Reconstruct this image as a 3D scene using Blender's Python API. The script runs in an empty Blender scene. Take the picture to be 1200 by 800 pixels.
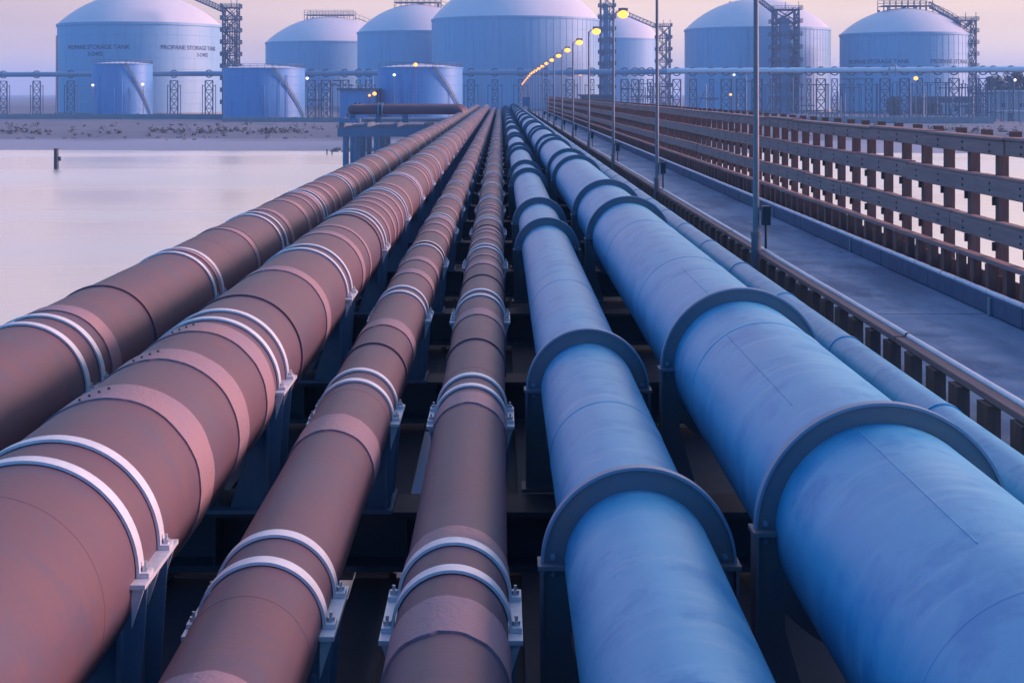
import bpy, math, random
from math import sin, cos, pi, radians, sqrt
from mathutils import Vector, noise as mnoise

random.seed(7)
S = bpy.context.scene
COL = S.collection
CAMH = 9.0                     # camera height above the water
F = 1700.0                     # focal length in photo pixels (1200 wide)

# ------------------------------------------------------------------ camera
cd = bpy.data.cameras.new('camera')
cam = bpy.data.objects.new('camera', cd)
COL.objects.link(cam)
cam.location = (0, 0, CAMH)
cam.rotation_euler = (pi / 2, 0, 0)
cd.sensor_width = 36.0
cd.sensor_fit = 'HORIZONTAL'
cd.lens = 36.0 * F / 1200.0
cd.shift_x = 13.0 / 1200.0
cd.shift_y = -291.0 / 1200.0
cd.clip_start = 0.1
cd.clip_end = 20000
S.camera = cam

# ------------------------------------------------------------------ light
SUN_AZ, SUN_EL = 84.0, 15.0      # clockwise from +Y, degrees
EXPO = 3.3
S.view_settings.view_transform = 'Standard'
S.view_settings.look = 'None'
S.view_settings.exposure = EXPO
S.view_settings.gamma = 1.0
S.cycles.use_denoising = True
S.cycles.max_bounces = 8
S.cycles.diffuse_bounces = 3
S.cycles.volume_bounces = 1

W = bpy.data.worlds.new('World')
S.world = W
W.use_nodes = True
nt = W.node_tree
bg = nt.nodes['Background']


def N(tree, typ, **kw):
    n = tree.nodes.new(typ)
    for k, v in kw.items():
        setattr(n, k, v)
    return n


def math_node(tree, op, a, b=None, clamp=False):
    n = N(tree, 'ShaderNodeMath', operation=op, use_clamp=clamp)
    for i, x in enumerate((a, b)):
        if x is None:
            continue
        if isinstance(x, (int, float)):
            n.inputs[i].default_value = x
        else:
            tree.links.new(x, n.inputs[i])
    return n.outputs[0]


def mix_col(tree, fac, a, b, blend='MIX'):
    n = N(tree, 'ShaderNodeMix', data_type='RGBA', blend_type=blend)
    if isinstance(fac, (int, float)):
        n.inputs[0].default_value = fac
    else:
        tree.links.new(fac, n.inputs[0])
    for i, x in ((6, a), (7, b)):
        if isinstance(x, tuple):
            n.inputs[i].default_value = (x[0], x[1], x[2], 1)
        else:
            tree.links.new(x, n.inputs[i])
    return n.outputs[2]


sky = N(nt, 'ShaderNodeTexSky', sky_type='NISHITA', sun_disc=False)
sky.sun_elevation = radians(SUN_EL)
sky.sun_rotation = radians(SUN_AZ)
sky.ozone_density = 5.0
sky.air_density = 1.0
sky.dust_density = 1.0
tc = N(nt, 'ShaderNodeTexCoord')
sep = N(nt, 'ShaderNodeSeparateXYZ')
nt.links.new(tc.outputs['Generated'], sep.inputs[0])
# dusk glow: a broad pink belt above the horizon on the side of the set sun, fading to blue overhead and behind
elev = math_node(nt, 'MAXIMUM', sep.outputs[2], 0.0)
gaz, gel = radians(36), radians(24)
dotv = math_node(nt, 'ADD', math_node(nt, 'MULTIPLY', sep.outputs[0], sin(gaz) * cos(gel)), math_node(nt, 'MULTIPLY', sep.outputs[1], cos(gaz) * cos(gel)))
dotv = math_node(nt, 'ADD', dotv, math_node(nt, 'MULTIPLY', elev, sin(gel)))


def smooth(src, lo, hi):
    n = N(nt, 'ShaderNodeMapRange', interpolation_type='SMOOTHSTEP')
    nt.links.new(src, n.inputs[0])
    n.inputs[1].default_value = lo
    n.inputs[2].default_value = hi
    return n.outputs[0]


glow_amt = smooth(dotv, -0.12, 0.62)
low = mix_col(nt, smooth(dotv, 0.45, 0.95), (0.78, 0.57, 0.575), (1.19, 0.87, 0.68))
glow_col = mix_col(nt, smooth(elev, 0.10, 0.55), low, (0.50, 0.58, 0.86))
cl = N(nt, 'ShaderNodeTexNoise')
cl.inputs['Scale'].default_value = 3.0
cl.inputs['Detail'].default_value = 3.0
mp = N(nt, 'ShaderNodeMapping')
mp.inputs['Scale'].default_value = (1, 1, 9)
nt.links.new(tc.outputs['Generated'], mp.inputs[0])
nt.links.new(mp.outputs[0], cl.inputs['Vector'])
wisp = N(nt, 'ShaderNodeMapRange')
wisp.inputs[1].default_value = 0.3
wisp.inputs[2].default_value = 0.7
wisp.inputs[3].default_value = 0.92
wisp.inputs[4].default_value = 1.08
nt.links.new(cl.outputs[0], wisp.inputs[0])
vm = N(nt, 'ShaderNodeVectorMath', operation='SCALE')
nt.links.new(glow_col, vm.inputs[0])
nt.links.new(wisp.outputs[0], vm.inputs['Scale'])
tint = mix_col(nt, 1.0, sky.outputs[0], (0.05, 0.24, 0.34), 'MULTIPLY')
tot = mix_col(nt, glow_amt, tint, vm.outputs[0])
nt.links.new(tot, bg.inputs[0])
bg.inputs[1].default_value = 0.1

sl = bpy.data.lights.new('sun', 'SUN')
sl.energy = 0.62
sl.color = (1.0, 0.60, 0.60)
sl.angle = radians(18)
so = bpy.data.objects.new('sun', sl)
COL.objects.link(so)
az, el = radians(SUN_AZ), radians(SUN_EL)
so.rotation_euler = Vector((sin(az) * cos(el), cos(az) * cos(el), sin(el))).to_track_quat('Z', 'Y').to_euler()


# ------------------------------------------------------------------ materials
def mat(name, c1, c2=None, scale=1.0, rough=0.6, metal=0.0, stretch=(1, 1, 1), bump=0.0, bscale=20.0,
        c3=None, s3=6.0, t3=0.62, spec=0.5, detail=5.0, bstretch=None, rvar=0.0, c4=None, st4=(1, 1, 1), t4=.6):
    m = bpy.data.materials.new(name)
    m.use_nodes = True
    t = m.node_tree
    p = t.nodes['Principled BSDF']
    p.inputs['Roughness'].default_value = rough
    p.inputs['Metallic'].default_value = metal
    p.inputs['Specular IOR Level'].default_value = spec
    geo = N(t, 'ShaderNodeNewGeometry')
    m1 = N(t, 'ShaderNodeMapping')
    m1.inputs['Scale'].default_value = stretch
    t.links.new(geo.outputs['Position'], m1.inputs[0])
    n1 = N(t, 'ShaderNodeTexNoise')
    n1.inputs['Scale'].default_value = scale
    n1.inputs['Detail'].default_value = detail
    n1.inputs['Roughness'].default_value = 0.6
    t.links.new(m1.outputs[0], n1.inputs['Vector'])
    r1 = N(t, 'ShaderNodeMapRange')
    r1.inputs[1].default_value = 0.33
    r1.inputs[2].default_value = 0.67
    t.links.new(n1.outputs[0], r1.inputs[0])
    col = mix_col(t, r1.outputs[0], c1, c2 or c1)
    if c3:
        n3 = N(t, 'ShaderNodeTexNoise')
        n3.inputs['Scale'].default_value = s3
        n3.inputs['Detail'].default_value = 6.0
        n3.inputs['Roughness'].default_value = 0.7
        t.links.new(m1.outputs[0], n3.inputs['Vector'])
        r3 = N(t, 'ShaderNodeMapRange')
        r3.inputs[1].default_value = t3
        r3.inputs[2].default_value = t3 + 0.12
        t.links.new(n3.outputs[0], r3.inputs[0])
        col = mix_col(t, r3.outputs[0], col, c3)
    if c4:
        m4 = N(t, 'ShaderNodeMapping')
        m4.inputs['Scale'].default_value = st4
        t.links.new(geo.outputs['Position'], m4.inputs[0])
        n4 = N(t, 'ShaderNodeTexNoise')
        n4.inputs['Scale'].default_value = 1.6
        n4.inputs['Detail'].default_value = 7.0
        n4.inputs['Roughness'].default_value = 0.65
        t.links.new(m4.outputs[0], n4.inputs['Vector'])
        r4 = N(t, 'ShaderNodeMapRange', interpolation_type='SMOOTHSTEP')
        r4.inputs[1].default_value = t4 - .12
        r4.inputs[2].default_value = t4 + .14
        r4.inputs[4].default_value = .8
        t.links.new(n4.outputs[0], r4.inputs[0])
        col = mix_col(t, r4.outputs[0], col, c4)
    t.links.new(col, p.inputs['Base Color'])
    if rvar:
        t.links.new(math_node(t, 'MULTIPLY_ADD', n1.outputs[0], rvar), p.inputs['Roughness'])
        p.inputs['Roughness'].links[0].from_node.inputs[2].default_value = rough - rvar / 2
    if bump:
        m2 = N(t, 'ShaderNodeMapping')
        m2.inputs['Scale'].default_value = bstretch or stretch
        t.links.new(geo.outputs['Position'], m2.inputs[0])
        n2 = N(t, 'ShaderNodeTexNoise')
        n2.inputs['Scale'].default_value = bscale
        n2.inputs['Detail'].default_value = 3.0
        t.links.new(m2.outputs[0], n2.inputs['Vector'])
        b = N(t, 'ShaderNodeBump')
        b.inputs['Strength'].default_value = bump
        b.inputs['Distance'].default_value = 0.02
        t.links.new(n2.outputs[0], b.inputs['Height'])
        t.links.new(b.outputs[0], p.inputs['Normal'])
    return m


def emit(name, col, strength):
    m = bpy.data.materials.new(name)
    m.use_nodes = True
    p = m.node_tree.nodes['Principled BSDF']
    p.inputs['Base Color'].default_value = (*col, 1)
    p.inputs['Emission Color'].default_value = (*col, 1)
    p.inputs['Emission Strength'].default_value = strength
    return m


M = dict(
    brown=mat('brown pipe coating', (.108, .066, .090), (.138, .070, .085), 1.1, .55, c3=(.104, .070, .099), s3=2.4, t3=.5, c4=(.18, .083, .08), st4=(1.0, 2.2, .6), t4=.66,
              bump=.10, bscale=9, bstretch=(.4, 5, .4), rvar=.2),
    band=mat('pink wrap tape', (.255, .165, .205), (.31, .172, .175), 2.5, .6, c3=(.21, .145, .18), s3=9, t3=.6, bump=.3, bscale=30),
    strap=mat('galvanised strap', (.72, .70, .72), (.58, .57, .61), 8, .42, .2, c3=(.38, .27, .24), s3=7, t3=.66, bump=.1, bscale=60),
    saddle=mat('blue grey saddle paint', (.09, .17, .28), (.12, .20, .30), 3, .55, c3=(.15, .12, .11), s3=7, t3=.66),
    blue=mat('pale blue pipe paint', (.04, .295, .50), (.10, .365, .545), 1.0, .42, stretch=(1, .9, 1), c3=(.022, .25, .47), s3=2.2, t3=.5, c4=(.17, .41, .56), st4=(.9, 4.2, .9), t4=.60,
             bump=.10, bscale=5, bstretch=(1, .5, 1), rvar=.18),
    ring=mat('dark ring girder paint', (.12, .135, .18), (.17, .14, .15), 2.2, .5, c3=(.10, .13, .19), s3=5, t3=.6),
    rim=mat('ring rim paint', (.17, .23, .33), (.20, .25, .33), 3, .45),
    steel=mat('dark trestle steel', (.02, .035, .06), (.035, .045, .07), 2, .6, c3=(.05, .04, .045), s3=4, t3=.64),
    bolt=mat('zinc bolt', (.55, .56, .6), (.45, .46, .5), 20, .4, .5),
    timber=mat('weathered timber', (.34, .185, .165), (.25, .14, .13), 3, .75, stretch=(3, .25, 3), c3=(.38, .24, .21), s3=5, t3=.6,
               bump=.5, bscale=12),
    timber2=mat('darker timber', (.13, .065, .055), (.17, .085, .07), 3, .8, stretch=(2, 2, .5), bump=.5, bscale=12),
    nose=mat('pale steel nosing', (.86, .80, .80), (.72, .68, .70), 3, .45),
    road=mat('road concrete', (.125, .24, .37), (.19, .285, .41), .55, .7, stretch=(1, .45, 1), c3=(.075, .155, .27), s3=.9, t3=.5, c4=(.045, .10, .19), st4=(.55, .12, .5), t4=.54, bump=.25, bscale=25),
    kerb=mat('kerb concrete', (.062, .10, .165), (.09, .125, .185), 1.6, .75, c3=(.06, .10, .16), s3=4, t3=.6, c4=(.05, .075, .12), st4=(3, 3, .3), t4=.6, bump=.3, bscale=20),
    pole=mat('lamp pole paint', (.17, .16, .19), (.22, .19, .20), 2, .5),
    box=mat('black box', (.02, .025, .035), (.03, .03, .04), 5, .5),
    pile=mat('blue pile steel', (.10, .15, .22), (.13, .17, .23), 1.0, .6, c3=(.14, .10, .09), s3=2, t3=.62),
    concrete=mat('grey concrete', (.22, .225, .24), (.28, .27, .28), 1, .8, c3=(.16, .16, .17), s3=2.5, t3=.6, bump=.3, bscale=12),
    tank=mat('tank wall paint', (.225, .405, .555), (.26, .43, .57), .06, .5, stretch=(1, 1, .15), c3=(.19, .36, .52), s3=.5, t3=.58, c4=(.155, .30, .46), st4=(.35, .35, .02), t4=.62),
    dome=mat('tank dome paint', (.62, .59, .60), (.66, .63, .64), .08, .5),
    small=mat('small tank paint', (.10, .28, .54), (.13, .31, .56), .1, .45, stretch=(1, 1, .15), c3=(.08, .25, .49), s3=.6, t3=.6, c4=(.06, .19, .38), st4=(.5, .5, .03), t4=.62),
    letter=mat('dark lettering', (.05, .075, .15), None, 1, .6),
    lattice=mat('blue grey lattice steel', (.08, .11, .16), (.10, .13, .18), .5, .55),
    rackpipe=mat('silver overhead pipe', (.82, .79, .79), (.74, .73, .75), .3, .35, .0),
    bluerack=mat('blue overhead pipe', (.22, .30, .40), (.26, .33, .42), .3, .45),
    land=mat('dry ground', (.11, .125, .165), (.165, .165, .20), .03, .9, stretch=(1, .35, 1), c3=(.08, .095, .13), s3=.12, t3=.55, bump=.3, bscale=.8),
    scrub=mat('scrub leaves', (.045, .055, .045), (.075, .075, .06), .5, .8),
    leaf=mat('tree leaves', (.035, .06, .04), (.06, .085, .05), .6, .75),
    bark=mat('bark', (.08, .06, .05), (.11, .08, .065), 3, .9),
    rock=mat('shore rock', (.12, .115, .12), (.2, .18, .175), .8, .85, bump=.4, bscale=3),
    wall=mat('building wall', (.30, .33, .37), (.35, .37, .40), .3, .8),
    wall2=mat('dark shed wall', (.09, .11, .15), (.11, .13, .17), .3, .8),
    roof=mat('pale roof sheet', (.42, .43, .46), (.48, .48, .5), .4, .6),
    glass=mat('window glass', (.03, .04, .06), None, 1, .15),
    sodium=emit('sodium lamp', (1.0, .35, .06), .27),
    white=emit('white lamp', (1.0, .90, .85), .35),
    cool=emit('cool lamp', (.75, .88, 1.0), .3),
)


def wet_shore(m):
    """the strand next to the water is wet: smoother and paler up to about half a metre above it"""
    t = m.node_tree
    p = t.nodes['Principled BSDF']
    geo = N(t, 'ShaderNodeNewGeometry')
    sp_ = N(t, 'ShaderNodeSeparateXYZ')
    t.links.new(geo.outputs['Position'], sp_.inputs[0])
    r = N(t, 'ShaderNodeMapRange', interpolation_type='SMOOTHSTEP')
    t.links.new(sp_.outputs[2], r.inputs[0])
    r.inputs[1].default_value = .42
    r.inputs[2].default_value = .68
    col = p.inputs['Base Color'].links[0].from_socket
    t.links.new(mix_col(t, r.outputs[0], (.23, .25, .33), col), p.inputs['Base Color'])
    q = N(t, 'ShaderNodeMapRange')
    t.links.new(r.outputs[0], q.inputs[0])
    q.inputs[3].default_value = .55
    q.inputs[4].default_value = .9
    t.links.new(q.outputs[0], p.inputs['Roughness'])


wet_shore(M['land'])


def water_material():
    m = bpy.data.materials.new('still sea water')
    m.use_nodes = True
    t = m.node_tree
    p = t.nodes['Principled BSDF']
    p.inputs['Base Color'].default_value = (.97, .93, .90, 1)
    p.inputs['Roughness'].default_value = .12
    p.inputs['Metallic'].default_value = .92
    geo = N(t, 'ShaderNodeNewGeometry')
    a = N(t, 'ShaderNodeTexNoise')
    a.inputs['Scale'].default_value = .35
    a.inputs['Detail'].default_value = 4
    mpn = N(t, 'ShaderNodeMapping')
    mpn.inputs['Scale'].default_value = (.5, 1.6, 1)
    t.links.new(geo.outputs['Position'], mpn.inputs[0])
    t.links.new(mpn.outputs[0], a.inputs['Vector'])
    b = N(t, 'ShaderNodeBump')
    b.inputs['Strength'].default_value = .16
    b.inputs['Distance'].default_value = .25
    t.links.new(a.outputs[0], b.inputs['Height'])
    t.links.new(b.outputs[0], p.inputs['Normal'])
    r = N(t, 'ShaderNodeTexNoise')
    r.inputs['Scale'].default_value = .02
    mr = N(t, 'ShaderNodeMapping')
    mr.inputs['Scale'].default_value = (.4, 2.2, 1)
    t.links.new(geo.outputs['Position'], mr.inputs[0])
    t.links.new(mr.outputs[0], r.inputs['Vector'])
    rr = N(t, 'ShaderNodeMapRange')
    rr.inputs[1].default_value = .35
    rr.inputs[2].default_value = .65
    rr.inputs[3].default_value = .22
    rr.inputs[4].default_value = .34
    t.links.new(r.outputs[0], rr.inputs[0])
    t.links.new(rr.outputs[0], p.inputs['Roughness'])
    return m


M['water'] = water_material()


# ------------------------------------------------------------------ mesh helpers
class MB:
    def __init__(s):
        s.v, s.f, s.sm = [], [], []

    def add(s, vs, fs, smooth=False):
        o = len(s.v)
        s.v += [tuple(p) for p in vs]
        for f in fs:
            s.f.append(tuple(i + o for i in f))
            s.sm.append(smooth)
        return s

    def box(s, x0, x1, y0, y1, z0, z1):
        vs = [(x, y, z) for x in (x0, x1) for y in (y0, y1) for z in (z0, z1)]
        return s.add(vs, [(0, 1, 3, 2), (4, 6, 7, 5), (0, 4, 5, 1), (2, 3, 7, 6), (0, 2, 6, 4), (1, 5, 7, 3)])

    def bev(s, x0, x1, y0, y1, z0, z1, c):
        """box whose four long (Y) edges are chamfered"""
        pr = [(x0 + c, z0), (x1 - c, z0), (x1, z0 + c), (x1, z1 - c), (x1 - c, z1), (x0 + c, z1), (x0, z1 - c), (x0, z0 + c)]
        n = 8
        vs = [(x, y0, z) for x, z in pr] + [(x, y1, z) for x, z in pr]
        fs = [(i, i + n, (i + 1) % n + n, (i + 1) % n) for i in range(n)] + [tuple(range(n)), tuple(range(2 * n - 1, n - 1, -1))]
        return s.add(vs, fs)

    def bar(s, p, q, w, n=4, w2=None):
        """prism bar from p to q, width w"""
        p, q = Vector(p), Vector(q)
        d = (q - p)
        if d.length < 1e-6:
            return s
        d.normalize()
        u = d.cross(Vector((0, 0, 1)))
        if u.length < 1e-3:
            u = Vector((1, 0, 0))
        u.normalize()
        k = u.cross(d)
        r, r2 = w / 2, (w if w2 is None else w2) / 2
        a0 = pi / 4 if n == 4 else 0
        q4 = sqrt(2) if n == 4 else 1
        vs = [p + (u * cos(a0 + 2 * pi * i / n) + k * sin(a0 + 2 * pi * i / n)) * r * q4 for i in range(n)]
        vs += [q + (u * cos(a0 + 2 * pi * i / n) + k * sin(a0 + 2 * pi * i / n)) * r2 * q4 for i in range(n)]
        s.add(vs, [(i, (i + 1) % n, (i + 1) % n + n, i + n) for i in range(n)], n > 5)
        s.add(vs[:n], [tuple(range(n - 1, -1, -1))])
        s.add(vs[n:], [tuple(range(n))])
        return s

    def rev(s, prof, n=48, a0=0, a1=2 * pi, axis='y', smooth=True, each=True):
        """revolve a profile of (along, radius); every profile segment gets its own verts so that steps stay crisp"""
        full = abs(a1 - a0 - 2 * pi) < 1e-6
        m = n if full else n + 1

        def pt(h, r, a):
            return (r * cos(a), h, r * sin(a)) if axis == 'y' else (r * cos(a), r * sin(a), h)
        segs = [prof[i:i + 2] for i in range(len(prof) - 1)] if each else [prof]
        for sg in segs:
            vs = [pt(h, r, a0 + (a1 - a0) * j / n) for h, r in sg for j in range(m)]
            fs = []
            for i in range(len(sg) - 1):
                for j in range(n):
                    k = (j + 1) % m
                    f = (i * m + j, i * m + k, (i + 1) * m + k, (i + 1) * m + j)
                    fs.append(f if axis == 'z' else f[::-1])
            s.add(vs, fs, smooth)
        return s

    def sweep(s, pts, r, n=24, smooth=True):
        pts = [Vector(p) for p in pts]
        rings = []
        up = None
        for i, p in enumerate(pts):
            d = (pts[min(i + 1, len(pts) - 1)] - pts[max(i - 1, 0)]).normalized()
            if up is None:
                up = d.cross(Vector((.3, .2, 1))).normalized()
            up = (up - d * up.dot(d)).normalized()
            k = d.cross(up)
            rings += [p + (up * cos(2 * pi * j / n) + k * sin(2 * pi * j / n)) * r for j in range(n)]
        fs = [(i * n + j, i * n + (j + 1) % n, (i + 1) * n + (j + 1) % n, (i + 1) * n + j) for i in range(len(pts) - 1) for j in range(n)]
        s.add(rings, fs, smooth)
        s.add(rings[:n], [tuple(range(n - 1, -1, -1))])
        s.add(rings[-n:], [tuple(range(n))])
        return s

    def ext(s, poly, y0, y1):
        """extrude a polygon of (x, z) along Y"""
        n = len(poly)
        vs = [(x, y0, z) for x, z in poly] + [(x, y1, z) for x, z in poly]
        return s.add(vs, [(i, i + n, (i + 1) % n + n, (i + 1) % n) for i in range(n)] + [tuple(range(n)), tuple(range(2 * n - 1, n - 1, -1))])

    def mesh(s, name, m):
        me = bpy.data.meshes.new(name)
        me.from_pydata(s.v, [], s.f)
        me.polygons.foreach_set('use_smooth', s.sm)
        me.materials.append(M[m] if isinstance(m, str) else m)
        me.update()
        return me


def obj(name, me, parent=None, loc=(0, 0, 0), rz=0.0):
    o = bpy.data.objects.new(name, me)
    COL.objects.link(o)
    o.location = loc
    if rz:
        o.rotation_euler = (0, 0, rz)
    if parent:
        o.parent = parent
    return o


def tag(o, label, cat, group=None):
    o['label'] = label
    o['category'] = cat
    if group:
        o['group'] = group
    return o


def thing(name, label, cat, loc=(0, 0, 0), rz=0.0, group=None):
    o = obj(name, None, None, loc, rz)
    return tag(o, label, cat, group)


def struct(name, me, loc=(0, 0, 0), parent=None):
    o = obj(name, me, parent, loc)
    if not parent:
        o['kind'] = 'structure'
    return o


def copy_tree(o, parent=None):
    c = o.copy()
    COL.objects.link(c)
    if parent:
        c.parent = parent
    for ch in o.children:
        copy_tree(ch, c)
    return c


def gpt(px, py, Y):
    """photo pixel at depth Y -> world point (used once, to set out the far plant)"""
    return (px - 587.0) * Y / F, CAMH - (py - 109.0) * Y / F


# ------------------------------------------------------------------ water and land
mb = MB()
mb.add([(-6000, -1500, 0), (6000, -1500, 0), (6000, 420, 0), (-6000, 420, 0)], [(0, 1, 2, 3)])
struct('water', mb.mesh('water', 'water'))


def shore_z(x, y):
    sh = 225 + 5 * mnoise.noise((x * .02, 3.1, 0)) + 2.0 * mnoise.noise((x * .09, 9.1, 0)) + (-8 if x > 20 else 0)
    d = y - sh
    if d < 0:
        z = d * .05
    elif d < 40:
        z = .012 + d * .014
    elif d < 62:
        z = .57 + (d - 40) / 22 * 1.0
    else:
        z = 1.57
    z += .22 * mnoise.noise((x * .06, y * .08, 0)) * min(1, max(0, d) / 30) + .12 * mnoise.noise((x * .3, y * .3, 4)) * min(1, max(0, d - 34) / 8)
    return z


xs = [-6000, -2500, -1200, -600, -400] + [-300 + 4 * i for i in range(151)] + [400, 600, 1200, 2500, 6000]
ys = [205 + 3 * i for i in range(45)] + [350, 370, 400, 450, 520, 600, 700, 900, 1300, 2200, 3500, 5500]
vs, fs = [], []
for y in ys:
    for x in xs:
        z = shore_z(x, y)
        if y > 500:
            z = 1.5
        vs.append((x, y, z))
nx = len(xs)
for j in range(len(ys) - 1):
    for i in range(nx - 1):
        a = j * nx + i
        fs.append((a, a + 1, a + nx + 1, a + nx))
mb = MB()
mb.add(vs, fs, True)
struct('terrain', mb.mesh('terrain', 'land'))

# ------------------------------------------------------------------ the trestle under the pipes
SUP = [-3.2, 2.25, 7.7, 12.4] + [17.85 + 5.45 * i for i in range(42)]
Y_END = 244.0
trestle = thing('pipe_trestle', 'dark steel jetty trestle carrying the rows of pipes over the water', 'trestle', (0, 0, 0))
TOPZ = CAMH - 3.5
mb = MB()
mb.box(-5.0, 4.25, -.28, .28, -.05, 0)
mb.box(-5.0, 4.25, -.04, .04, -.45, -.05)
mb.box(-5.0, 4.25, -.28, .28, -.5, -.45)
for k in range(12):
    x = -4.8 + k * .8
    mb.box(x - .012, x + .012, -.26, .26, -.45, -.05)
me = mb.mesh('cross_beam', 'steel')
for y in SUP:
    obj('cross_beam', me, trestle, (0, y, TOPZ))
for x in (-4.4, -2.0, .35, 3.4):
    mb = MB()
    mb.box(x - .18, x + .18, -4, Y_END, TOPZ - .56, TOPZ - .503)
    mb.box(x - .025, x + .025, -4, Y_END, TOPZ - 1.15, TOPZ - .56)
    mb.box(x - .18, x + .18, -4, Y_END, TOPZ - 1.21, TOPZ - 1.15)
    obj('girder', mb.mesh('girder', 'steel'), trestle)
# floor plates between the beams, with the open slots where the water shows
PZ = CAMH - 4.15


def plate(x0, x1, y0, y1):
    b = MB()
    b.box(x0, x1, y0, y1, -.02, .02)
    for k in range(int((x1 - x0) / .9)):
        b.box(x0 + .3 + k * .9, x0 + .36 + k * .9, y0, y1, .02, .06)
    return b


cache = {}
for i in range(len(SUP) - 1):
    y0, y1 = SUP[i] + .03, SUP[i + 1] - .03
    slot = (7 < SUP[i] < 8) or (17 < SUP[i] < 18) or (i > 6 and i % 4 == 1)
    hole = 12 < SUP[i] < 13
    key = (round(y1 - y0, 2), slot)
    if key not in cache:
        cache[key] = (plate(-4.95, -1.41 if slot else -1.27, 0, y1 - y0).mesh('floor_plate', 'steel'),
                      plate(-1.25, 1.55, 0, y1 - y0).mesh('floor_plate', 'steel'),
                      plate(1.57, 4.2, 0, y1 - y0).mesh('floor_plate', 'steel'))
    for k, me in enumerate(cache[key]):
        if hole and k == 1:
            b = plate(-1.25, -.93, 0, y1 - y0)
            obj('floor_plate', b.mesh('floor_plate', 'steel'), trestle, (0, y0, PZ))
            b = plate(-.80, 1.55, 0, y1 - y0)
            obj('floor_plate', b.mesh('floor_plate', 'steel'), trestle, (0, y0, PZ))
            continue
        obj('floor_plate', me, trestle, (0, y0, PZ))
mb = MB()
mb.rev([(-3, .36), (TOPZ - 1.75, .36)], 20, axis='z')
pme = mb.mesh('pile', 'pile')
mb = MB()
mb.box(-5.2, 7.9, -.45, .45, TOPZ - 1.95, TOPZ - 1.23)
cme = mb.mesh('pile_cap', 'concrete')
for y in [-3.2 + 16.3 * i for i in range(15)]:
    obj('pile_cap', cme, trestle, (0, y, 0))
    for x in (-4.6, -1.6, 1.4, 4.4, 7.2):
        obj('pile', pme, trestle, (x, y, -.2))

# ------------------------------------------------------------------ brown pipes with straps and saddles
BROWN = [  # X, Z below camera, radius, label
    (-4.02, -2.49, .545, 'outermost thick brown pipeline along the open water'),
    (-2.44, -2.47, .569, 'thickest brown pipeline, second from the water, with broad pink wraps'),
    (-1.229, -2.73, .311, 'slim brown pipeline just right of the thickest brown one'),
    (-.253, -2.75, .290, 'slim purple-brown pipeline beside the blue pipes'),
]
BANDS = [  # near wraps read off the photograph: (start, width)
    [(12.95, .30), (17.9, .3), (20.7, .35), (24.1, .3), (26.2, .35)],
    [(9.0, .42), (10.33, .40), (11.55, .38), (15.55, .33), (19.6, .34), (20.7, .2), (24.3, .3), (25.4, .3), (26.3, .3)],
    [(5.45, .6), (10.4, .5), (15.1, .42), (19.5, .42), (21.0, .42), (25.3, .4), (26.8, .4)],
    [(6.62, .45), (8.0, .22), (11.5, .42), (16.1, .45), (20.9, .45), (22.0, .2), (24.4, .5)],
]


def pipe_body(r, y0, y1, seg, n, rnd, drop, lap=.0012):
    """cladding sheets lapped over one another along Y, then an elbow down into the ground"""
    prof = []
    y = y0
    k = 0
    while y < y1 - 1e-6:
        e = min(y + seg * rnd.uniform(.85, 1.15), y1)
        rr = r + (0 if k % 2 else lap)
        prof += [(y, rr), (e, rr)]
        y = e
        k += 1
    b = MB()
    b.rev(prof, n)
    b.add([(r * cos(2 * pi * j / n), y0, r * sin(2 * pi * j / n)) for j in range(n)], [tuple(range(n))])
    R = r * 2.2
    pts = [(0, y1 - .02, 0)] + [(0, y1 + R * sin(a * pi / 16), -R * (1 - cos(a * pi / 16))) for a in range(9)] + [(0, y1 + R, -R - drop)]
    b.sweep(pts, r, 24)
    return b


def wrap_mesh(r, w, rnd, n=56):
    """tape wrap with uneven edges"""
    b = MB()
    ph = rnd.uniform(0, 20)
    e0, e1 = [], []
    for j in range(n):
        a = 2 * pi * j / n
        e0.append(.020 * mnoise.noise((cos(a) * 2.5 + ph, sin(a) * 2.5, 1)) + .006 * rnd.uniform(-1, 1))
        e1.append(w + .022 * mnoise.noise((cos(a) * 2.5 + ph, sin(a) * 2.5, 7)) + .006 * rnd.uniform(-1, 1))
    ro = r + .013
    c = [(cos(2 * pi * j / n), sin(2 * pi * j / n)) for j in range(n)]
    vs = [(ro * c[j][0], e0[j], ro * c[j][1]) for j in range(n)] + [(ro * c[j][0], e1[j], ro * c[j][1]) for j in range(n)]
    fs = [(j, j + n, (j + 1) % n + n, (j + 1) % n) for j in range(n)]
    b.add(vs, fs, True)
    vs2 = vs[:n] + [(r * .995 * c[j][0], e0[j], r * .995 * c[j][1]) for j in range(n)]
    b.add(vs2, [(j, (j + 1) % n, (j + 1) % n + n, j + n) for j in range(n)], False)
    vs3 = vs[n:] + [(r * .995 * c[j][0], e1[j], r * .995 * c[j][1]) for j in range(n)]
    b.add(vs3, [(j, j + n, (j + 1) % n + n, (j + 1) % n) for j in range(n)], False)
    return b


def strap_mesh(r):
    """steel strap over the upper half, with a turned-out foot at each side"""
    b = MB()
    w = .05
    ri, ro = r + .006, r + .022
    b.rev([(-w, ri), (-w, ro), (w, ro), (w, ri)], 40, 0, pi)
    for sx in (-1, 1):
        x0, x1 = sorted((sx * ri, sx * (r + .07)))
        b.box(x0, x1, -w, w, -.011, .014)
    return b


def bolt_mesh():
    b = MB()
    b.bar((0, 0, .014), (0, 0, .036), .042, 6)
    b.bar((0, 0, .036), (0, 0, .062), .018, 8)
    return b


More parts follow.
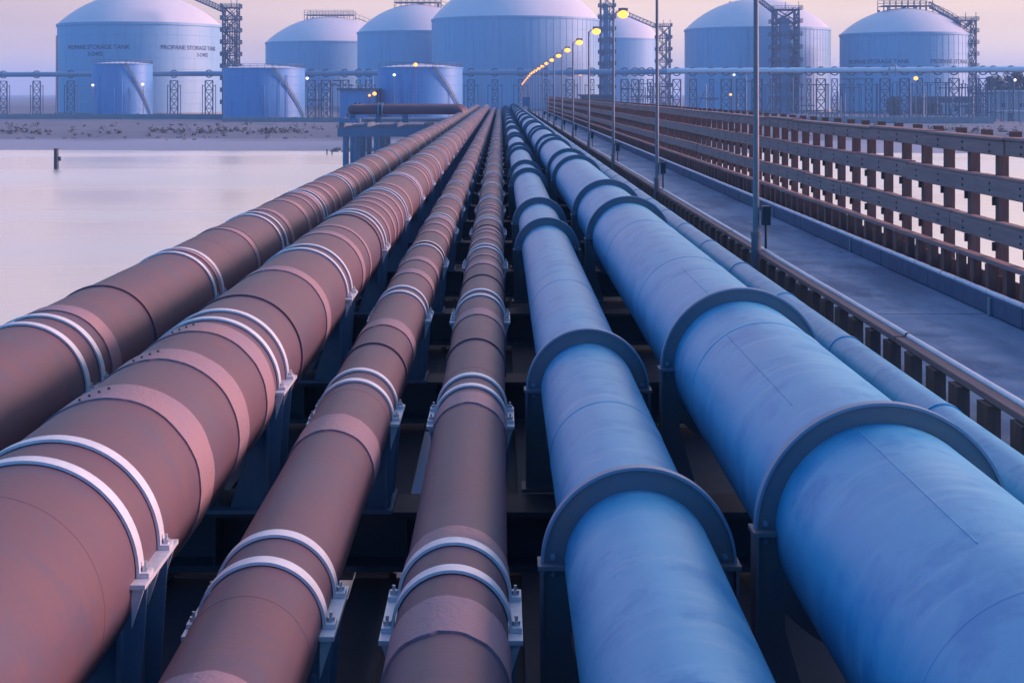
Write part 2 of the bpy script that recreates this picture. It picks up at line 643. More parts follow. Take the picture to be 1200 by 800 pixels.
def saddle_mesh(r, h, L=.42):
    """cradle: bulkheads and webs from axis height down to the beam"""
    b = MB()
    for sx in (-1, 1):
        for y in (-.23, .23):
            b.ext([(sx * (r * .82), -.02), (sx * (r + .06), -.02), (sx * (r + .05), -.09), (sx * r * .98, -h + .03), (sx * r * .3, -h + .03)], y - .012, y + .012)
        x0, x1 = sorted((sx * (r * .86 - .012), sx * (r * .86 + .012)))
        b.box(x0, x1, -.3, .3, -h + .03, -.25)
    b.box(-r * 1.05, r * 1.05, -L * .8, L * .8, -h, -h + .03)
    b.box(-.015, .015, -.3, .3, -h + .03, -r * .8)
    return b


def ear_mesh(r, sx, L=.38):
    b = MB()
    x0, x1 = sorted((sx * (r - .01), sx * (r + .075)))
    b.box(x0, x1, -L, L, -.036, -.012)
    for y in (-L * .9, 0, L * .9):
        b.ext([(sx * r, -.24), (sx * r, -.036), (sx * (r + .065), -.036)], y - .01, y + .01)
    return b


for i, (X, Z, r, label) in enumerate(BROWN):
    rnd = random.Random(20 + i)
    z = CAMH + Z
    pl = thing('brown_pipeline', label, 'pipeline', (X, 0, z), 0, 'brown pipelines on the jetty')
    obj('pipe_shell', pipe_body(r, -4, Y_END + i * 1.0, 2.72, 72, rnd, z).mesh('pipe_shell', 'brown'), pl)
    h = z - r - TOPZ + r
    st, bo, sd = strap_mesh(r).mesh('strap', 'strap'), bolt_mesh().mesh('bolt', 'bolt'), saddle_mesh(r, h).mesh('saddle', 'saddle')
    er = [ear_mesh(r, sx).mesh('ear_plate', 'strap') for sx in (-1, 1)]
    for y in SUP:
        s_ = obj('saddle', sd, pl, (0, y, 0))
        if y < 150:
            for me in er:
                obj('ear_plate', me, s_)
        for dy in (-.23, .23):
            q = obj('strap', st, pl, (0, y + dy, 0))
            if 0 < y < 60:
                for sx in (-1, 1):
                    obj('bolt', bo, q, (sx * (r + .042), 0, 0))
    wm = [wrap_mesh(r, w, rnd).mesh('pink_wrap', 'band') for w in (.3, .36, .42, .47)]
    lst = list(BANDS[i])
    y = lst[-1][0] + 1.2
    while y < Y_END - 1:
        lst.append((y, rnd.choice((.2, .3, .42))))
        y += rnd.choice((.7, 1.1, 1.9, 2.7, 3.2))
    for y, w in lst:
        m_ = wrap_mesh(r, w, rnd).mesh('pink_wrap', 'band') if y < 28 else rnd.choice(wm)
        b_ = obj('pink_wrap', m_, pl, (0, y, 0))
        if i == 1 and y < 12:
            q = MB()
            for k in range(4):
                a = pi / 2 + .32 - .07 * k
                c_ = Vector((cos(a), 0, sin(a)))
                p0 = c_ * (r + .012) + Vector((0, .05 + .075 * k, 0))
                q.bar(p0, p0 + c_ * .014, .022, 6)
            obj('rivet', q.mesh('rivet', 'box'), b_)
    # thin raised seams
    sm_ = MB()
    sm_.rev([(-.03, r), (-.03, r + .02), (.03, r + .02), (.03, r)], 56)
    sm_ = sm_.mesh('pipe_joint', 'brown')
    for y in {0: (14.6, 21), 1: (13.6, 22.6), 2: (14.0, 23.5), 3: (14.5, 19.6, 27.0)}[i]:
        obj('pipe_joint', sm_, pl, (0, y, 0))

# ------------------------------------------------------------------ blue pipes with ring girders
BLUE = [
    (.768, -2.626, .413, 'medium blue pipeline with dark ring collars beside the brown pipes', .12),
    (2.13, -2.44, .600, 'thickest pale blue pipeline with dark ring collars', .105),
]


def ring_mesh(r, t):
    b = MB()
    b.rev([(-.016, r - .01), (-.016, r + t), (.016, r + t), (.016, r - .01)], 72)
    return b


def rim_mesh(r, t):
    b = MB()
    a = r + t
    b.rev([(-.034, a - .004), (-.034, a + .012), (.034, a + .012), (.034, a - .004), (-.034, a - .004)], 72, 0, pi)
    return b


def leg_mesh(r, t, h, sx):
    """ring girder leg: plate with an outer flange, splice plate at axis height"""
    b = MB()
    R = r + t
    pol = [(R, 0), (R, -h + .03), (R - .30, -h + .03), (R - .16, -h * .52), (r * .93, -r * .36), (r * .99, -.06), (r * .99, 0)]
    b.ext([(sx * x, z) for x, z in pol], -.014, .014)
    x0, x1 = sorted((sx * (R - .001), sx * (R + .016)))
    b.box(x0, x1, -.085, .085, -h + .03, -.012)
    x0, x1 = sorted((sx * (r * .99), sx * (R + .03)))
    b.box(x0, x1, -.09, .09, -.012, .012)
    x0, x1 = sorted((sx * (R - .32), sx * (R + .05)))
    b.box(x0, x1, -.14, .14, -h, -h + .03)
    return b


for i, (X, Z, r, label, t) in enumerate(BLUE):
    rnd = random.Random(50 + i)
    z = CAMH + Z
    h = z - TOPZ
    pl = thing('blue_pipeline', label, 'pipeline', (X, 0, z), 0, 'blue pipelines on the jetty')
    obj('pipe_shell', pipe_body(r, -4, Y_END + 6, 4.9, 96, rnd, z, .001).mesh('pipe_shell', 'blue'), pl)
    rg, rm = ring_mesh(r, t).mesh('ring_collar', 'ring'), rim_mesh(r, t).mesh('ring_rim', 'rim')
    lg = [leg_mesh(r, t, h, sx).mesh('support_leg', 'ring') for sx in (-1, 1)]
    sb_ = MB()
    sb_.bar((0, 0, 0), (0, -.018, 0), .035, 6)
    sb_.bar((0, -.018, 0), (0, -.032, 0), .018, 6)
    sb_ = sb_.mesh('splice_bolt', 'rim')
    ysr = [8.1, 12.85] + [v for k in range(14) for v in (24.3 + 16.3 * k, 29.05 + 16.3 * k)]
    for y in ysr:
        if y > Y_END:
            continue
        q = obj('ring_collar', rg, pl, (0, y, 0))
        obj('ring_rim', rm, q)
        for me in lg:
            g = obj('support_leg', me, pl, (0, y, 0))
        if y < 45:
            for sx in (-1, 1):
                for zz in (.045, -.05):
                    obj('splice_bolt', sb_, q, (sx * (r + t * .55), -.016, zz))
    # weld seams of the near sheets
    if i == 1:
        for (y0, y1, a) in ((9.0, 11.6, 2.14), (13.2, 15.6, 1.9), (6.0, 8.0, 1.84), (25, 28.5, 1.9)):
            q = MB()
            rr = r + .002
            q.bar((rr * cos(a), y0, rr * sin(a)), (rr * cos(a), y1, rr * sin(a)), .005, 4)
            obj('weld_seam', q.mesh('weld_seam', 'blue'), pl)
    for y in (11.62, 16.3, 21.0) if i else (10.4, 17.2):
        q = MB()
        q.rev([(-.006, r), (0, r + .005), (.006, r)], 72)
        obj('weld_seam', q.mesh('weld_seam', 'blue'), pl, (0, y, 0))

# conduits and cables lying on the beams between the pipes
for (x, r_, lab) in ((1.40, .05, 'dark conduit on the beams between the two big blue pipes'),
                     (-1.72, .04, 'dark conduit on the beams beneath the thickest brown pipe')):
    b = MB()
    pts, y = [], -3.0
    rc = random.Random(int(x * 100) + 500)
    while y < 200:
        pts.append((x + rc.uniform(-.012, .012), y, TOPZ + r_ + .012 - (.0 if rc.random() < .5 else .012)))
        y += 2.7
    b.sweep(pts, r_, 8)
    o = obj('conduit', b.mesh('conduit', 'steel'))
    tag(o, lab, 'conduit', 'conduits on the trestle beams')

# slim blue pipe by the road
X3, Z3, r3 = 3.62, -2.74, .19
pl = thing('blue_pipeline', 'slim plain blue pipe tucked between the thickest blue pipe and the road', 'pipeline', (X3, 0, CAMH + Z3), 0)
obj('pipe_shell', pipe_body(r3, -4, Y_END + 5, 2.9, 40, random.Random(4), CAMH + Z3).mesh('pipe_shell', 'blue'), pl)
h = CAMH + Z3 - TOPZ
mb = MB()
mb.ext([(-.2, -h), (.2, -h), (.12, -.05), (-.12, -.05)], -.02, .02)
mb.box(-.22, .22, -.15, .15, -h, -h + .02)
sme = mb.mesh('pipe_shoe', 'saddle')
for y in SUP:
    obj('pipe_shoe', sme, pl, (0, y, 0))
mb = MB()
mb.rev([(-.03, r3), (-.03, r3 + .012), (.03, r3 + .012), (.03, r3)], 32)
cme = mb.mesh('clad_band', 'blue')
for k in range(60):
    obj('clad_band', cme, pl, (0, 2 + k * 3.3, 0))

# ------------------------------------------------------------------ road, kerb
ROADZ = CAMH - 3.15
RX0, RX1 = 4.62, 6.9
road = struct('road', None)
mb = MB()
mb.box(RX0 - .22, 7.95, 0, 8.13, -.42, 0)
sme = mb.mesh('road_slab', 'road')
y = 20.7 - 8.15 * 3
k = 0
while y < 236:
    obj('road_slab', sme, road, (0, y, ROADZ + (.003 if k % 2 else 0)))
    y += 8.15
    k += 1
mb = MB()
for x in (4.75, 7.55):
    mb.box(x - .3, x + .3, -4, 236, ROADZ - 1.12, ROADZ - .43)
obj('edge_girder', mb.mesh('edge_girder', 'concrete'), road)
mb = MB()
mb.add([(4.3, 236.2, ROADZ), (8.6, 236.2, ROADZ), (16, 330, 2.0), (4, 330, 2.0)], [(0, 1, 2, 3)])
mb.add([(4.3, 236.2, ROADZ), (4, 330, 2.0), (4, 330, 0), (4.3, 236.2, 0)], [(0, 1, 2, 3)])
mb.add([(8.6, 236.2, ROADZ), (16, 330, 2.0), (16, 330, 0), (8.6, 236.2, 0)], [(3, 2, 1, 0)])
struct('road_ramp', mb.mesh('road_ramp', 'road'))

kerb = struct('kerb', None)
KZ = ROADZ + .29
mb = MB()
mb.bev(6.92, 7.10, 0, 1.415, ROADZ + .004, KZ, .02)
kme = mb.mesh('kerb_block', 'kerb')
mb = MB()
mb.rev([(0, .038), (.70, .038)], 10)
nme = mb.mesh('kerb_nosing', 'nose')
rk = random.Random(3)
y = 20.7 - 1.43 * 16
while y < 234:
    obj('kerb_block', kme, kerb, (rk.uniform(-.006, .006), y, rk.uniform(-.004, .004)))
    if y > 8:
        for q in (0, .715):
            if y < 110 or q == 0:
                obj('kerb_nosing', nme, kerb, (6.955 + rk.uniform(-.004, .004), y + q, KZ + .024))
    y += 1.43
mb = MB()
mb.box(6.885, 6.917, 0, .09, ROADZ + .01, KZ - .03)
jme = mb.mesh('joint_cover', 'concrete')
for k in range(26):
    obj('joint_cover', jme, kerb, (0, 20.45 + 8.15 * k, 0))

# ------------------------------------------------------------------ low timber barriers on both road edges


def low_barrier(label, xp, xr, pitch, y0, y1, ztop, zbot, seed, post_w, rail_w, nosing):
    rn = random.Random(seed)
    t = thing('low_barrier', label, 'barrier', (xp, y0, zbot), 0)
    H = ztop - zbot
    b = MB()
    b.box(-.06, .06, -post_w / 2, post_w / 2, 0, H - .075)
    pm = b.mesh('post', 'timber2')
    n = int((y1 - y0) / pitch)
    far = MB()
    for k in range(n):
        if k < 290:
            obj('post', pm, t, (rn.uniform(-.012, .012), k * pitch + rn.uniform(-.02, .02), rn.uniform(-.01, 0)), rn.uniform(-.04, .04))
    L = pitch * 5
    b = MB()
    b.bev(-rail_w / 2, rail_w / 2, 0, L - .012, H - .07, H, .008)
    rm_ = b.mesh('rail', 'timber')
    b = MB()
    b.rev([(0, .03), (L - .01, .03)], 8)
    nm_ = b.mesh('rail_nosing', 'nose')
    k = 0
    while k * L < y1 - y0 - L:
        q = obj('rail', rm_, t, (xr - xp + rn.uniform(-.008, .008), k * L - .2, rn.uniform(-.006, .006)), rn.uniform(-.0008, .0008))
        if nosing:
            obj('rail_nosing', nm_, q, (rail_w / 2 - .012, 0, H + .012))
        k += 1
    return t


low_barrier('low timber guard of close stubby posts between the slim blue pipe and the road', 4.47, 4.53, .826, 4.2, 232, CAMH - 2.75, CAMH - 3.55, 5, .30, .16, True)
low_barrier('low timber guard on the kerb in front of the tall fence', 7.20, 7.20, .715, 12.0, 232, CAMH - 2.43, KZ - .06, 6, .17, .16, False)

# ------------------------------------------------------------------ tall timber fence
FX = 7.47
fence = thing('timber_fence', 'tall weathered timber fence of three heavy rails along the far road edge', 'fence', (FX, 14, KZ - .3), 0)
fz = KZ - .3


def fz_(zrel):
    return CAMH + zrel - fz


mb = MB()
mb.box(-.075, .075, -.075, .075, 0, fz_(-.70))
for zt, zb in ((-1.27, -1.58), (-1.96, -2.26)):
    mb.box(-.115, .02, .0755, .12, fz_(zb) - .09, fz_(zb) + .04)
pme = mb.mesh('post', 'timber2')
rn = random.Random(11)
k = 0
yy = 0.0
while yy < 219:
    obj('post', pme, fence, (rn.uniform(-.006, .006), yy + rn.uniform(-.025, .025), rn.uniform(-.012, .008)), rn.uniform(-.05, .05))
    yy += 1.27
    k += 1
RL = 1.27 * 3
fb_ = MB()
fb_.bar((.002, 0, 0), (-.014, 0, 0), .036, 8)
fb_ = fb_.mesh('bolt', 'box')
for j, (zt, zb) in enumerate(((-.70, -.92), (-1.27, -1.53), (-1.95, -2.20))):
    ms = []
    for q in range(3):
        b = MB()
        b.bev(-.10, .0, 0, RL - .014, -(zt - zb), 0, .012)
        if j == 0:
            b.bev(-.12, .17, 0, RL - .014, .002, .05, .01)
        if j:
            b.bev(-.07, .08, 0, RL - .014, .0, .045, .008)
        ms.append(b.mesh('rail', 'timber'))
    k = 0
    while k * RL < 219:
        rl = obj('rail', ms[k % 3], fence, (-.078 + rn.uniform(-.012, .008), k * RL + j * 1.27 - .6, fz_(zt) + rn.uniform(-.016, .012)), rn.uniform(-.0025, .0025))
        if k * RL < 34:
            for q in range(3):
                for zz in (-.07, -.17):
                    obj('bolt', fb_, rl, (-.10, .6 + q * 1.27, zz))
        k += 1
b = MB()
b.bev(-.03, .0, 0, RL - .014, fz_(-2.98), fz_(-2.70), .004)
ms = b.mesh('toe_board', 'timber2')
for k in range(57):
    obj('toe_board', ms, fence, (-.078, k * RL - .6, rn.uniform(-.012, .012)))
b = MB()
b.box(-.06, .06, -.11, .11, 0, .095)
cm_ = b.mesh('post_stub', 'timber2')
for k in range(int(219 / 1.27)):
    obj('post_stub', cm_, fence, (.20, k * 1.27, fz_(-.67)))

# ------------------------------------------------------------------ street lamps along the road edge
LAMPX = 4.30
ORD = 'nearest second third fourth fifth sixth seventh eighth ninth tenth eleventh twelfth thirteenth fourteenth fifteenth sixteenth seventeenth eighteenth nineteenth twentieth'.split()
mb = MB()
mb.bar((0, 0, .0), (0, 0, 1.0), .18, 12, .17)
mb.bar((0, 0, 1.0), (0, 0, 6.55), .115, 12, .08)
pole_me = mb.mesh('pole', 'pole')
mb = MB()
mb.bar((0, 0, 6.5), (.12, 0, 6.62), .05, 8)
mb.bar((.12, 0, 6.62), (.42, 0, 6.66), .045, 8)
arm_me = mb.mesh('arm', 'pole')
mb = MB()
mb.sweep([(.20, 0, 6.70), (.24, 0, 6.70), (.38, 0, 6.71), (.52, 0, 6.70), (.56, 0, 6.695)], .11, 12)
hood_me = mb.mesh('lamp_hood', 'pole')


def ball(c, rx, ry, rz, n=14):
    b = MB()
    b.rev([(-rz * cos(pi * i / 8), max(rx * sin(pi * i / 8), .001)) for i in range(9)], n, axis='z', each=False)
    b.v = [(x + c[0], y * ry / rx + c[1], z + c[2]) for x, y, z in b.v]
    return b


lens_me = ball((.38, 0, 6.56), .22, .22, .17).mesh('lamp_globe', 'sodium')
mb = MB()
mb.box(.10, .24, -.09, .09, 1.15, 1.48)
mb.box(.12, .22, -.095, -.0905, 1.2, 1.42)
mb.bar((.17, 0, .2), (.17, 0, 1.15), .045, 8)
box_me = mb.mesh('junction_box', 'box')
mb = MB()
mb.bar((0, 0, .96), (0, 0, 1.04), .20, 12)
col_me = mb.mesh('collar', 'pole')
for k in range(20):
    y = 25.3 + 16.04 * k
    lab = f'{ORD[k]} lamp post from the camera along the road edge'
    base = CAMH - 3.45
    if y > 236:
        base = CAMH - 3.45 - (y - 236) * .012
    t = thing('street_lamp', lab, 'street lamp', (LAMPX + .15, y, base), 0, 'lamp posts along the road')
    obj('pole', pole_me, t)
    obj('arm', arm_me, t)
    obj('lamp_hood', hood_me, t)
    obj('lamp_globe', lens_me, t)
    if y < 160:
        obj('junction_box', box_me, t)
        obj('collar', col_me, t)
# ground blocks for the lamps standing past the trestle end
mb = MB()
mb.box(-.25, .25, -.25, .25, 0, 3.6)
fb = mb.mesh('footing', 'concrete')
for o in [o for o in list(COL.objects) if o.name.startswith('street_lamp') and o.location.y > 236]:
    obj('footing', fb, o, (0, 0, -3.6))

# control cabinet and little sign where the jetty meets the land
x, z = gpt(617, 124, 225)
t = thing('control_cabinet', 'small blue cabinet on legs where the jetty meets the shore', 'cabinet', (x, 228, ROADZ - .2))
mb = MB()
mb.box(-.55, .55, -.3, .3, 1.3, 2.6)
mb.box(-.6, .6, -.35, .35, 2.6, 2.68)
obj('cabinet_body', mb.mesh('cabinet_body', 'saddle'), t)
mb = MB()
for sx in (-.45, .45):
    for sy in (-.2, .2):
        mb.bar((sx, sy, 0), (sx, sy, 1.3), .09)
obj('cabinet_legs', mb.mesh('cabinet_legs', 'brown'), t)

# ------------------------------------------------------------------ side platform with the expansion loop
plat = thing('side_platform', 'steel platform on tall piles left of the jetty under the crossing pipe', 'platform', (0, 0, 0))
YP = 145.0
mb = MB()
mb.box(-16.3, -4.9, -.35, .35, 4.62, 5.55)
cb = mb.mesh('cap_beam', 'pile')
for y in (YP, YP + 7, YP + 14):
    obj('cap_beam', cb, plat, (0, y, 0))
mb = MB()
mb.rev([(-3, .31), (4.6, .31)], 16, axis='z')
pm = mb.mesh('pile', 'pile')
for y in (YP, YP + 7, YP + 14):
    for x in (-15.5, -14.45, -12.4, -8.4, -6.2):
        obj('pile', pm, plat, (x, y, 0))
mb = MB()
for x in (-16.0, -13.5, -10.5, -7.5):
    mb.box(x - .15, x + .15, YP - .3, YP + 14.3, 5.56, 6.0)
obj('floor_joist', mb.mesh('floor_joist', 'pile'), plat)
mb = MB()
mb.box(-16.2, -14.2, YP - .3, YP + 2.2, 6.01, 6.45)
obj('concrete_pad', mb.mesh('concrete_pad', 'saddle'), plat)
mb = MB()
for x in (-14.9, -12.3, -9.6):
    mb.ext([(x - .35, 6.01), (x + .35, 6.01), (x + .25, 6.9), (x - .25, 6.9)], YP + .6, YP + .9)
obj('pipe_stand', mb.mesh('pipe_stand', 'pile'), plat)


def bend_path(pts, R, n=7):
    pts = [Vector(p) for p in pts]
    out = [pts[0]]
    for i in range(1, len(pts) - 1):
        a, b = (pts[i - 1] - pts[i]).normalized(), (pts[i + 1] - pts[i]).normalized()
        p0, p1 = pts[i] + a * R, pts[i] + b * R
        for k in range(n + 1):
            u = k / n
            out.append(p0 * (1 - u) ** 2 + pts[i] * 2 * u * (1 - u) + p1 * u * u)
    out.append(pts[-1])
    return out


t = thing('expansion_loop', 'purple-brown pipe loop lying across the side platform', 'pipe', (0, 0, 0))
mb = MB()
mb.sweep(bend_path([(-4.02, YP + .75, 6.7), (-4.02, YP + .75, 7.32), (-15.0, YP + .75, 7.32), (-15.0, YP + 11, 7.32), (-4.02, YP + 11, 7.32), (-4.02, YP + 11, 6.7)], .55), .5, 24)
obj('pipe_shell', mb.mesh('pipe_shell', 'brown'), t)
mb = MB()
for x in (-12.35, -12.0):
    mb.bar((x, YP + .75, 7.32), (x + .16, YP + .75, 7.32), 1.42, 24)
obj('flange', mb.mesh('flange', 'saddle'), t)
t = thing('cross_pipe', 'thin blue pipe running beneath the loop on the side platform', 'pipe', (0, 0, 0))
mb = MB()
mb.sweep([(-14.0, YP + 3.2, 6.25), (-5.0, YP + 3.2, 6.25)], .22, 16)
obj('pipe_shell', mb.mesh('pipe_shell', 'bluerack'), t)

# ------------------------------------------------------------------ storage tanks


def text_mesh(txt, size, R, ang, zc, m='letter'):
    cu = bpy.data.curves.new('txt', 'FONT')
    cu.body = txt
    cu.size = size
    cu.align_x = 'CENTER'
    cu.align_y = 'CENTER'
    cu.offset = size * .012
    o = bpy.data.objects.new('txt', cu)
    COL.objects.link(o)
    dg = bpy.context.evaluated_depsgraph_get()
    me = bpy.data.meshes.new_from_object(o.evaluated_get(dg))
    COL.objects.unlink(o)
    bpy.data.objects.remove(o)
    for v in me.vertices:
        a = ang + v.co.x / R
        h = v.co.y
        v.co = (sin(a) * (R + .08), -cos(a) * (R + .08), zc + h)
    me.materials.clear()
    me.materials.append(M[m])
    me.name = 'lettering'
    return me


def big_tank(label, x0, x1, ytop, Y, sag, ribs=0, platform=False, texts=(), dia_pipe=True, seed=1):
    kk = (x1 - x0) / 2 / F
    R = kk * Y / (1 - kk)
    YC = Y + R
    cx = ((x0 + x1) / 2 - 587) * YC / F
    g = 1.45
    H = CAMH - (ytop - 109) * (YC - .5 * R) / F - g
    t = thing('storage_tank', label, 'storage tank', (cx, Y + R, g), 0, 'large domed storage tanks')
    b = MB()
    b.rev([(0, R), (H, R)], 96, axis='z')
    obj('tank_wall', b.mesh('tank_wall', 'tank'), t)
    hs = sag * R
    Rs = (R * R + hs * hs) / (2 * hs)
    am = math.asin(min(1, R / Rs))
    prof = [(H + .35 + Rs * cos(am * (1 - i / 14)) - (Rs - hs), max(Rs * sin(am * (1 - i / 14)), .02)) for i in range(15)]
    b = MB()
    b.rev(prof, 96, axis='z', each=False)
    obj('dome', b.mesh('dome', 'dome'), t)
    b = MB()
    b.rev([(H - .5, R - .1), (H - .5, R + .35), (H + .36, R + .35), (H + .36, R - .5)], 96, axis='z')
    obj('top_ring', b.mesh('top_ring', 'tank'), t)
    b = MB()
    b.rev([(0, R + .9), (.9, R + .9), (.9, R - .1)], 72, axis='z')
    obj('base_ring', b.mesh('base_ring', 'concrete'), t)
    # plate courses and vertical seams
    b = MB()
    for k in range(1, 8):
        z = H * k / 8
        b.rev([(z - .06, R), (z, R + .05), (z + .06, R)], 96, axis='z')
    for k in range(ribs):
        a = 2 * pi * k / ribs
        p = Vector((cos(a), sin(a), 0)) * (R - .04)
        b.bar((p.x, p.y, .9), (p.x, p.y, H - .5), .17)
    q = obj('wall_seams', b.mesh('wall_seams', 'tank'), t)
    q['kind'] = 'stuff'
    # roof vents and nozzles
    b = MB()
    rn_ = random.Random(seed)
    for k in range(7):
        a, rr = rn_.uniform(0, 2 * pi), rn_.uniform(.1, .45) * R
        zz = H + Rs * cos(math.asin(rr / Rs)) - (Rs - hs)
        b.bar((rr * cos(a), rr * sin(a), zz - .3), (rr * cos(a), rr * sin(a), zz + rn_.uniform(1, 2.2)), .7, 8)
    obj('roof_nozzles', b.mesh('roof_nozzles', 'lattice'), t)
    if platform:
        b = MB()
        zz = H + hs + 1.2
        w = R * .38
        b.box(-w, w, -w * .5, w * .5, zz - .25, zz)
        for k in range(9):
            x = -w + 2 * w * k / 8
            for y in (-w * .5, w * .5):
                b.bar((x, y, zz), (x, y, zz + 2.2), .22)
                b.bar((x, y, zz - 3 - abs(x) * .12), (x, y, zz - .25), .28)
        for y in (-w * .5, w * .5):
            for hz in (1.1, 2.2):
                b.bar((-w, y, zz + hz), (w, y, zz + hz), .18)
        # walkway stepping down the dome to the right
        pr = None
        for k in range(9):
            rr = w + (R * .97 - w) * k / 8
            z2 = H + .4 + Rs * cos(math.asin(min(1, rr / Rs))) - (Rs - hs) + 1.2
            if pr:
                b.bar(pr, (rr, 0, z2), .35)
                b.bar((pr[0], 0, pr[2] + 2), (rr, 0, z2 + 2), .16)
                b.bar((rr, 0, z2 - 1.3), (rr, 0, z2 + 2), .16)
            pr = (rr, 0, z2)
        obj('roof_platform', b.mesh('roof_platform', 'lattice'), t)
    for txt, px, py, size in texts:
        X = (px - 587) * (YC - .6 * R) / F - cx
        a = math.asin(max(-1, min(1, X / R)))
        obj('lettering', text_mesh(txt, size, R, a, CAMH - (py - 109) * (YC - .8 * R) / F - g), t)
    return t, cx, Y + R, R, H, hs


T1 = big_tank('wide pale tank far to the left behind the narrow blue tank', 71, 258, 29, 480, .41, 0, False,
              (('PROPANE STORAGE TANK', 120, 56, 2.05), ('3-D402', 121, 64, 1.9), ('PROPANE STORAGE TANK', 227, 56, 2.05), ('3-D402', 235, 64, 1.9)), seed=2)
big_tank('pale tank with a railed roof platform, left of the middle', 312, 462, 50, 740, .41, 0, True, seed=3)
big_tank('pale tank half hidden left of the biggest tank', 419, 561, 38, 668, .47, 0, True, seed=4)
T4 = big_tank('biggest domed tank in the middle behind the amber lamps', 506, 702, 22, 600, .50, 72, False, seed=5)
T5 = big_tank('smallest far domed tank right of the biggest tank', 668, 772, 46, 900, .60, 0, False, seed=6)
T6 = big_tank('ribbed domed tank with a stair tower standing before it', 803, 971, 34, 560, .43, 84, False, seed=7)
T7 = big_tank('domed tank at the far right with a railed roof platform', 986, 1135, 40, 520, .41, 60, True,
              (('PROPANE STORAGE TANK', 1022, 72.5, 2.1), ('PROPANE STORAGE TANK', 1119, 72.5, 2.1)), seed=8)


def small_tank(label, x0, x1, ytop, Y, seed):
    kk = (x1 - x0) / 2 / F
    R = kk * Y / (1 - kk)
    YC = Y + R
    cx = ((x0 + x1) / 2 - 587) * YC / F
    g = 1.45
    H = CAMH - (ytop - 109) * (YC - .5 * R) / F - g
    t = thing('storage_tank', label, 'storage tank', (cx, Y + R, g), 0, 'small flat-topped blue tanks')
    b = MB()
    b.rev([(0, R), (H, R)], 72, axis='z')
    obj('tank_wall', b.mesh('tank_wall', 'small'), t)
    b = MB()
    b.rev([(H + .02, R), (H + R * .06, R * .5), (H + R * .09, .02)], 72, axis='z', each=False)
    obj('tank_roof', b.mesh('tank_roof', 'dome'), t)
    b = MB()
    b.rev([(H - .25, R), (H - .25, R + .25), (H + .04, R + .25), (H + .04, R)], 72, axis='z')
    for k in range(1, 6):
        z = H * k / 6
        b.rev([(z - .05, R), (z, R + .04), (z + .05, R)], 72, axis='z')
    obj('rim', b.mesh('rim', 'small'), t)
    b = MB()
    n = 36
    for k in range(n):
        a, a2 = 2 * pi * k / n, 2 * pi * (k + 1) / n
        if -.15 < sin(a) and cos(a) < .2:
            continue
        for hz in (.55, 1.1):
            b.bar((R * cos(a), R * sin(a), H + hz), (R * cos(a2), R * sin(a2), H + hz), .09)
        b.bar((R * cos(a), R * sin(a), H), (R * cos(a), R * sin(a), H + 1.1), .09)
    q = obj('railing', b.mesh('railing', 'lattice'), t)
    # spiral stair on the right-hand face
    b = MB()
    for k in range(24):
        a = -pi * .5 + .35 + k * .042
        z = H - k * H / 24
        rr = R + .45
        p = Vector((rr * cos(a), rr * sin(a), z))
        a2 = a + .042
        p2 = Vector((rr * cos(a2), rr * sin(a2), z - H / 24))
        b.bar(p, p2, .28)
        b.bar(p + Vector((0, 0, 1.0)), p2 + Vector((0, 0, 1.0)), .08)
        b.bar(p, p + Vector((0, 0, 1.0)), .07)
    obj('stair', b.mesh('stair', 'lattice'), t)
    b = MB()
    b.rev([(0, R + .6), (.6, R + .6), (.6, R - .1)], 60, axis='z')
    obj('base_ring', b.mesh('base_ring', 'concrete'), t)
    rn_ = random.Random(seed)
    for k in range(6):
        a = -pi * .5 + rn_.uniform(-.8, .8)
        rr = R + .3
        zt = rn_.uniform(.3, .9) * H
        b = MB()
        b.bar((rr * cos(a), rr * sin(a), .2), (rr * cos(a), rr * sin(a), zt), .2, 6)
        obj('riser_pipe', b.mesh('riser_pipe', 'small'), t)
    return cx, Y + R, R, H


small_tank('narrow blue tank in front of the wide far-left tank', 109, 178, 75, 428, 1)
small_tank('wide blue flat-topped tank right of the far-left lattice tower', 262, 357, 80, 405, 2)
small_tank('blue flat-topped tank left of the biggest domed tank', 443, 542, 79, 385, 3)


